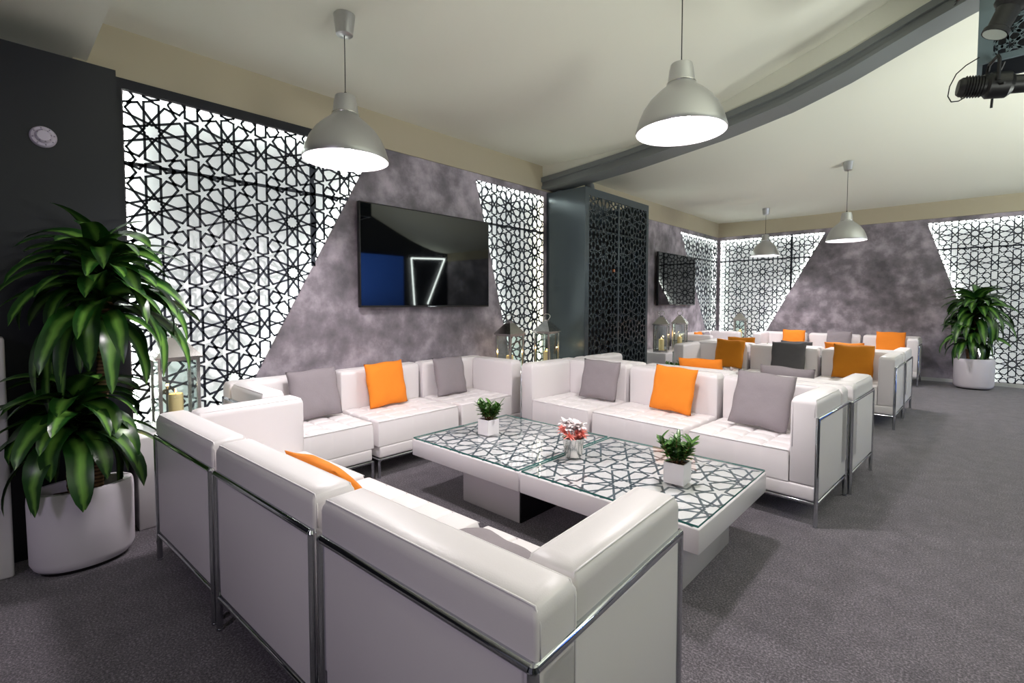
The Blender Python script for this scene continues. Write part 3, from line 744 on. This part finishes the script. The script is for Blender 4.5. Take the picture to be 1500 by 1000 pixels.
def dracaena(label, locn, planter, trunk_pts, crowns, seed, leafscale=1.0, wall=((9, 10), (9, 10))):
    rnd = random.Random(seed); t = thing('potted_dracaena', label, 'potted plant', locn)
    sx, sy, h = planter
    mb = MB(); r = 1
    prof = [(.0, .018), (.86, .018), (.92, .03), (.985, .06), (1.0, h-.05), (.99, h-.015), (.965, h), (.80, h), (.775, h-.012), (.77, h-.055), (0, h-.055)]
    mb.lathe(prof, 48, (0, 0), 0, sx, sy); part('planter', mb, M['pot'], t, True, 50)
    mb = MB(); mb.lathe([(0, .0), (.80, .0), (.82, .02), (0, .02)], 32, (0, 0), 0, sx, sy); part('castor_base', mb, M['black'], t)
    mb = MB(); mb.lathe([(0, h-.035), (.4, h-.038), (.775, h-.05), (.775, h-.056)], 28, (0, 0), 0, sx, sy)
    mb.v = [(x, y, z+.010*noise.noise(Vector((x*25, y*25, 0)))) for x, y, z in mb.v]; part('soil', mb, M['soil'], t, True)
    mb = MB()
    for pts, rr in trunk_pts:
        q = []
        for i in range(len(pts)-1):
            for k in range(6):
                s = k/6; a, b = Vector(pts[i]), Vector(pts[i+1]); q.append(a.lerp(b, s))
        q.append(Vector(pts[-1])); mb.tube(q, [rr*(1+.07*math.sin(i*2.1)) for i in range(len(q))], 12)
    part('trunk', mb, M['bark'], t, True, 60)
    for (c, n, L, spread, zr) in crowns:
        mb = MB(); uvs = []
        for i in range(n):
            f = i/n; az = i*2.39996+rnd.uniform(-.3, .3); el = math.radians(2+74*f**.8+rnd.uniform(-12, 12))
            if spread and rnd.random() < spread: el -= .4
            b = Vector(c)+Vector((0, 0, -zr+2*zr*f)); d = Vector((math.cos(az)*math.cos(el), math.sin(az)*math.cos(el), math.sin(el)))
            LL = L*(1.05-.3*f)*rnd.uniform(.82, 1.15)
            leaf_strip(mb, uvs, b+d*.01, d, LL*leafscale, rnd.uniform(.082, .116)*leafscale, rnd.uniform(1.2, 2.5)*(1-.25*f), roll=rnd.uniform(-.5, .5), n=10)
        lim = lambda v, a, b: v if v < a else a+(b-a)*(1-math.exp(-(v-a)/(b-a)))
        mb.v = [(-lim(-x, *wall[0]), lim(y, *wall[1]), z) for x, y, z in mb.v]      # leaves bend where they meet the wall
        leaf_part('foliage', mb, uvs, M['leaf'], t)
    return t
dracaena('large leafy potted plant in an oval white planter at the left beside the dark wall', (-3.215, .305, 0), (.145, .205, .395),
    [([(0, .05, .33), (.01, .07, .7), (.02, .10, 1.0), (.03, .12, 1.36)], .030), ([(.02, -.03, .33), (.04, -.04, .45), (.05, -.02, .62)], .024)],
    [((.03, .10, 1.37), 88, .47, .2, .16), ((.05, -.02, .72), 60, .42, .3, .10)], 11, wall=((.10, .225), (9, 10)))
dracaena('bushy potted plant in a round white planter by the back wall at the right', (.15, 10.22, 0), (.235, .235, .46),
    [([(0, 0, .4), (.02, .0, .8), (.0, .0, 1.15)], .03), ([(-.06, -.03, .4), (-.08, -.03, .6)], .024)],
    [((.0, 0, 1.18), 80, .50, .25, .14), ((-.06, -.03, .78), 52, .42, .3, .12)], 23, 1.15, wall=((9, 10), (.30, .50)))

def table_plant(label, x, y, zt, seed, bulk=1.0, group='small green plants in white cube pots'):
    rnd = random.Random(seed); t = thing('table_plant', label, 'potted plant', (x, y, zt), rnd.uniform(-.05, .05), group)
    s = .052; h = .105
    mb = MB(); mb.box(-s, s, -s, s, 0, .008); 
    for a in ((-s, s, -s, -s+.005), (-s, s, s-.005, s), (-s, -s+.005, -s+.005, s-.005), (s-.005, s, -s+.005, s-.005)): mb.box(*a, .008, h)
    part('cube_pot', mb, M['gloss_white'], t)
    mb = MB(); mb.box(-s+.005, s-.005, -s+.005, s-.005, .008, h-.012); part('soil', mb, M['soil'], t)
    ms = MB(); ml = MB(); uvs = []
    for k in range(int(11*bulk)):
        az = k*2.4+rnd.uniform(-.3, .3); tilt = rnd.uniform(.1, .7); L = rnd.uniform(.07, .145)
        b = Vector((.018*math.cos(az), .018*math.sin(az), h-.014)); d = Vector((math.sin(tilt)*math.cos(az), math.sin(tilt)*math.sin(az), math.cos(tilt)))
        e = b+d*L; ms.tube([b, b.lerp(e, .5)+Vector((0, 0, .004)), e], [.0035, .003, .002], 6)
        for q in range(12):
            f = .3+.7*q/11; p = b+d*L*f; aa = q*2.1+k; el = .15+.9*f*rnd.uniform(.6, 1.1)
            ld = Vector((math.cos(aa)*math.cos(el), math.sin(aa)*math.cos(el), math.sin(el)))
            leaf_strip(ml, uvs, p, ld, rnd.uniform(.050, .072), rnd.uniform(.022, .030), rnd.uniform(.1, .7), fold=.25, n=5)
    part('stems', ms, M['bark'], t, True); leaf_part('foliage', ml, uvs, M['leaf2'], t); return t
table_plant('small green plant in a white cube pot at the left end of the glass tables', -2.42, 2.375, .387, 1)
table_plant('small green plant in a white cube pot on the right glass table, nearest the camera', -1.05, 2.385, .387, 2, 1.2)
table_plant('dark little plant on the hidden table behind the orange cushion sofa', -2.44, 5.45, .387, 3)
table_plant('little plant peeking over the sofa back beside the charcoal cushion', -1.20, 5.45, .387, 4, 1.2)
table_plant('little plant peeking above the charcoal cushion, far table', -2.32, 8.65, .387, 5)
table_plant('little plant at the foot of the back wall sofa above the aisle amber cushion', -1.22, 8.65, .387, 6)
def flower_bucket(label, x, y, zt, seed):
    rnd = random.Random(seed); t = thing('flower_bucket', label, 'flowers', (x, y, zt), 0, None); t.scale = (1.2, 1.2, 1.1)
    mb = MB(); mb.lathe([(0, 0), (.042, 0), (.044, .004), (.054, .098), (.056, .102), (.0535, .102), (.050, .095), (0, .09)], 28); part('bucket', mb, M['steel'], t, True, 50)
    for nm, mat, cnt, z0, rr, col in (('white_blossom', 'petal_w', 9, .150, .048, 0), ('coral_blossom', 'petal_p', 9, .118, .058, 1)):
        mb = MB()
        for k in range(cnt):
            a = k*2.4+rnd.uniform(-.2, .2)+col; r0 = rr*(rnd.uniform(.35, 1) if not col else rnd.uniform(.85, 1.25))
            if col and math.cos(a-3.6) < -.3: r0 *= .7
            c = Vector((r0*math.cos(a), r0*math.sin(a), z0+rnd.uniform(-.012, .022)))
            mb.tube([(c.x*.3, c.y*.3, .09), c], .0025, 5)
            for q in range(14):
                az = q*2.4; el = rnd.uniform(-.1, 1.3); d = Vector((math.cos(az)*math.cos(el), math.sin(az)*math.cos(el), math.sin(el)))
                leaf_strip(mb, [], c, d, rnd.uniform(.030, .044), .022 if not col else .012, .6, n=4)
        part(nm, mb, M[mat], t, True)
    return t
flower_bucket('silver bucket of white and coral blossoms between the two glass tables', -1.69, 2.37, .387, 5)
flower_bucket('white and coral blossoms peeking over the sofa back by the left amber cushion', -1.86, 5.45, .387, 9)

# ---------------------------------------------------------------- lanterns and pedestals
for lb, b in (('white pedestal with a lantern between the planter and the near sofas', (-3.86, -3.41, .56, 1.06)),
              ('white pedestal behind the sofa corner under two lanterns, next to the cabinet', (-3.86, -3.36, 3.68, 4.74)),
              ('white pedestal past the dark cabinet carrying two lanterns', (-3.86, -3.30, 7.02, 8.32)),
              ('white pedestal in the far corner under a lantern', (-3.60, -3.05, 10.15, 10.68))):
    tag(link('pedestal', rbox_mesh('pedestal', b[0], b[1], b[2], b[3], 0, .53, .006, M['gloss_white'], 2)), lb, 'pedestal')
def make_lantern(label, x, y, rz, s=.10, group='steel candle lanterns'):
    t = thing('lantern', label, 'lantern', (x, y, .53), rz, group); H = .43; p = .009
    mb = MB(); mb.box(-s-.008, s+.008, -s-.008, s+.008, 0, .018); part('base', mb, M['steel'], t)
    mb = MB()
    for sx in (-1, 1):
        for sy in (-1, 1): mb.box(sx*s-p, sx*s+p, sy*s-p, sy*s+p, .018, H)
    for z in (.018, H-.014):
        mb.box(-s, s, -s-p*.8, -s+p*.8, z, z+.014); mb.box(-s, s, s-p*.8, s+p*.8, z, z+.014); mb.box(-s-p*.8, -s+p*.8, -s, s, z, z+.014); mb.box(s-p*.8, s+p*.8, -s, s, z, z+.014)
    part('frame', mb, M['steel'], t)
    for k in range(4):
        mb = MB(); mb.box(-s+p, s-p, -.0012, .0012, .032, H-.014); o = part('glass_pane', mb, M['glass'], t)
        o.rotation_euler = (0, 0, k*PI/2); o.location = (-math.sin(k*PI/2)*s, math.cos(k*PI/2)*s, 0)
    mb = MB(); e = s+.022; q = .034
    mb.add([(-e,-e,H),(e,-e,H),(e,e,H),(-e,e,H),(-e,-e,H+.012),(e,-e,H+.012),(e,e,H+.012),(-e,e,H+.012),(-q,-q,H+.125),(q,-q,H+.125),(q,q,H+.125),(-q,q,H+.125)],
           [(3,2,1,0),(0,1,5,4),(1,2,6,5),(2,3,7,6),(3,0,4,7),(4,5,9,8),(5,6,10,9),(6,7,11,10),(7,4,8,11),(8,9,10,11)])
    mb.box(-.022, .022, -.022, .022, H+.125, H+.145); rf = part('roof', mb, M['steel'], t)
    mb = MB(); mb.tube([(.045*math.cos(a), .012*math.sin(a*2), H+.175+.038*math.sin(a)) for a in [2*PI*k/24 for k in range(24)]], .0045, 8, closed=True)
    part('ring_handle', mb, M['steel'], rf, True)
    return t
def candle(label, x, y, lit=True, r=.040, h=.185):
    t = thing('candle', label, 'candle', (x, y, .548), 0, 'cream pillar candles')
    mb = MB(); mb.lathe([(0, 0), (r, 0), (r, h-.008), (r-.004, h), (r-.014, h-.003), (0, h-.008)], 24); part('wax', mb, M['wax'], t, True, 50)
    mb = MB(); mb.tube([(0, 0, h-.01), (.001, 0, h+.008)], .0015, 6); part('wick', mb, M['cord'], t)
    mb = MB(); mb.lathe([(0, h+.002), (.005, h+.009), (.0045, h+.017), (0, h+.032)], 10); part('flame', mb, M['flame'], t, True)
    l = bpy.data.lights.new('candle_light', 'POINT'); l.energy = .5; l.color = (1, .6, .25); l.shadow_soft_size = .01
    lo = bpy.data.objects.new('candle_light', l); COL.objects.link(lo); lo.parent = t; lo.location = (0, 0, h+.03)
for (lb, cl, x, y, rz) in (
    ('steel and glass lantern with a lit candle behind the nearest sofa arm', 'lit cream candle inside the lantern nearest the big plant', -3.62, .80, 0.0),
    ('steel lantern on the corner pedestal, left of the two beside the dark cabinet', 'candle inside the left lantern beside the dark cabinet', -3.60, 3.86, 0.0),
    ('steel lantern on the corner pedestal, right of the two, touching the cabinet side in view', 'candle inside the right lantern beside the dark cabinet', -3.60, 4.50, .05),
    ('dark-framed lantern with a yellow candle under the farther television, left of two', 'yellow candle in the left lantern under the farther television', -3.48, 7.24, .3),
    ('steel lantern under the farther television, right of two', 'candle in the right lantern under the farther television', -3.48, 7.92, .25),
    ('small-looking lantern in the far corner before the lit back wall lattice', 'candle in the far corner lantern', -3.31, 10.4, .2)):
    make_lantern(lb, x, y, rz); candle(cl, x, y)

# ---------------------------------------------------------------- pendant lamps
def pendant(label, x, y, zr, cz=None, s=1.0):
    zc = (cz if cz else ceil_z(x, y))+.003; t = thing('pendant_lamp', label, 'lamp', (x, y, zr), 0, 'aluminium pendant lamps')
    top = zc-zr
    R = .245*s
    out = [(R, 0), (R*1.005, .012), (R*.985, .03), (R*.93, .075), (R*.84, .125), (R*.70, .175), (R*.52, .218), (R*.38, .245), (R*.315, .262), (R*.30, .275), (R*.265, .345), (R*.235, .375), (R*.06, .385), (0, .387)]
    mb = MB(); mb.lathe(out, 56); sh = part('lamp_shade', mb, M['alu'], t, True, 50)
    inn = [(R, 0), (R*.975, .03), (R*.92, .073), (R*.83, .122), (R*.69, .171), (R*.51, .212), (R*.36, .235), (0, .24)]
    mb = MB(); mb.lathe([(a-.002 if a > 0 else 0, b) for a, b in inn][::-1], 56); part('shade_lining', mb, M['shade_in'], sh, True, label='white inner lining')
    mb = MB(); mb.lathe([(R*.322, .266), (R*.325, .270), (R*.322, .274)], 40); part('shade_ring', mb, M['steel'], sh, True)
    mb = MB(); mb.lathe([(0, .05), (.03, .055), (.052, .08), (.058, .11), (.048, .145), (.024, .18), (.018, .235), (0, .238)], 20); part('bulb', mb, M['bulb'], t, True)
    mb = MB(); mb.tube([(0, 0, .385), (0, 0, top-.10)], .003, 6); mb.lathe([(.0, .383), (.009, .385), (.007, .40), (0, .402)], 10); part('cord', mb, M['cord'], t)
    mb = MB(); mb.lathe([(0, top-.115), (.044, top-.115), (.048, top-.112), (.062, top), (0, top)], 32); part('ceiling_canopy', mb, M['alu'], t, True, 40)
    l = bpy.data.lights.new('bulb_light', 'SPOT'); l.energy = LAMP_W*s; l.color = (1.0, .93, .95); l.shadow_soft_size = .09; l.spot_size = math.radians(165); l.spot_blend = .6
    lo = bpy.data.objects.new('bulb_light', l); COL.objects.link(lo); lo.parent = t; lo.location = (0, 0, .045)
    return t
pendant('aluminium pendant lamp hanging nearest the left wall, over the near sofa group', -2.72, 1.49, 2.145)
pendant('aluminium pendant lamp over the glass tables, largest in the picture', -1.20, 2.70, 2.262)
pendant('aluminium pendant lamp hanging in front of the back wall, right of the far pair', -1.19, 7.96, 2.145, s=.96)
pendant('aluminium pendant lamp in the far corner, left of the far pair', -2.62, 9.49, 2.14, s=.94)

# ---------------------------------------------------------------- ceiling rig at the upper right
SY = 4.3
t = thing('lattice_box', 'grey steel lattice panel box hanging from the ceiling at the upper right', 'hanging panel', (.0215, SY, 2.80))
mb = MB(); w_, h_ = 1.05, .72
for a in ((0, .07, 0, h_), (w_-.07, w_, 0, h_), (.07, w_-.07, 0, .035), (.07, w_-.07, h_-.035, h_)): mb.box(a[0], a[1], 0, .025, a[2], a[3])
mb.box(0, .025, .025, .35, 0, h_); mb.box(w_-.025, w_, .025, .35, 0, h_)
part('frame', mb, M['rig'], t)
mb = MB(); mb.box(.026, w_-.026, .325, .345, 0, h_); part('back_plate', mb, M['dark'], t)
mb = MB(); P = [(.07, .035), (w_-.07, .035), (w_-.07, h_-.035), (.07, h_-.035)]
bars(mb, lattice_segs(P, .25, [(.25*k, .25*k-.125, .25*k+.125) for k in range(4)], .62, .633), lambda u, v, q: (u, .004-q, v), .012, .010); part('lattice', mb, M['rig'], t)
for x in (.06, w_-.06):
    mb = MB(); mb.tube([(x, .18, h_-.02), (x, .18, ceil_z(.02+x, SY+.18)-2.80+.02)], .012, 8); part('hanging_rod', mb, M['black'], t)
def spotlight(label, x, y, z, rz, tilt, s=1.0):
    t = thing('stage_spotlight', label, 'spotlight', (x, y, z), rz, None)
    def body(mb):
        R_ = Matrix.Rotation(tilt, 3, 'Y'); mb.v = [tuple((R_ @ Vector((v[2], v[0], v[1]))*s)) for v in mb.v]; return mb
    mb = MB(); mb.lathe([(0, -.22), (.06, -.22), (.075, -.20), (.078, -.05), (.10, -.03), (.10, .09), (.07, .12), (.065, .26), (.078, .27), (.078, .30), (0, .30)], 20)
    part('housing', body(mb), M['black'], t, True, 40)
    mb = MB()
    for k in range(7): mb.lathe([(.079, -.18+k*.018), (.088, -.177+k*.018), (.079, -.174+k*.018)], 16)
    part('cooling_fins', body(mb), M['black'], t)
    mb = MB(); mb.lathe([(0, .301), (.07, .301)], 18); part('lens', body(mb), M['lens'], t)
    for a in (.4, 1.9, 3.4, 5.0):
        mb = MB(); mb.tube([(.10*math.cos(a), .10*math.sin(a), .02), (.17*math.cos(a), .17*math.sin(a), .03)], .009, 6)
        part('shutter_handle', body(mb), M['black'], t)
    mb = MB(); mb.tube([(0, -.115, 0), (0, -.125, .16), (0, -.09, .20), (0, .09, .20), (0, .125, .16), (0, .115, 0)], .013, 8); mb.v = [(v[0]*s, v[1]*s, v[2]*s) for v in mb.v]
    part('yoke', mb, M['black'], t)
    return t
spotlight('black stage spotlight on a yoke under the lattice box at the upper right', .095, SY-.02, 2.645, .25, .12, .76)
spotlight('black stage spotlight above, at the upper right corner, in front of the lattice box', .18, SY-.25, 3.07, PI+.35, 1.15, .80)
mb = MB(); mb.tube([(.03, SY-.012, 2.84), (-.03, SY-.012, 2.81), (-.075, SY-.012, 2.77), (-.105, SY-.012, 2.70), (-.112, SY-.012, 2.64), (-.095, SY-.012, 2.60), (-.06, SY-.012, 2.595), (-.03, SY-.012, 2.61)], .0035, 6)
tag(part('power_cable', mb, M['cord'], None, True), 'thin black cable looping from the lattice box to the lower spotlight', 'cable')
mb = MB(); mb.tube([(-.02+.0+.075*math.cos(a)*(.6+.3*math.sin(a*2.3)), SY-.42, 3.10+.06*math.sin(a*1.3)+.02*math.cos(3*a)) for a in [k*.35 for k in range(30)]], .004, 6)
tag(part('power_cable', mb, M['cord'], None, True), 'coiled black cable beside the upper spotlight', 'cable')
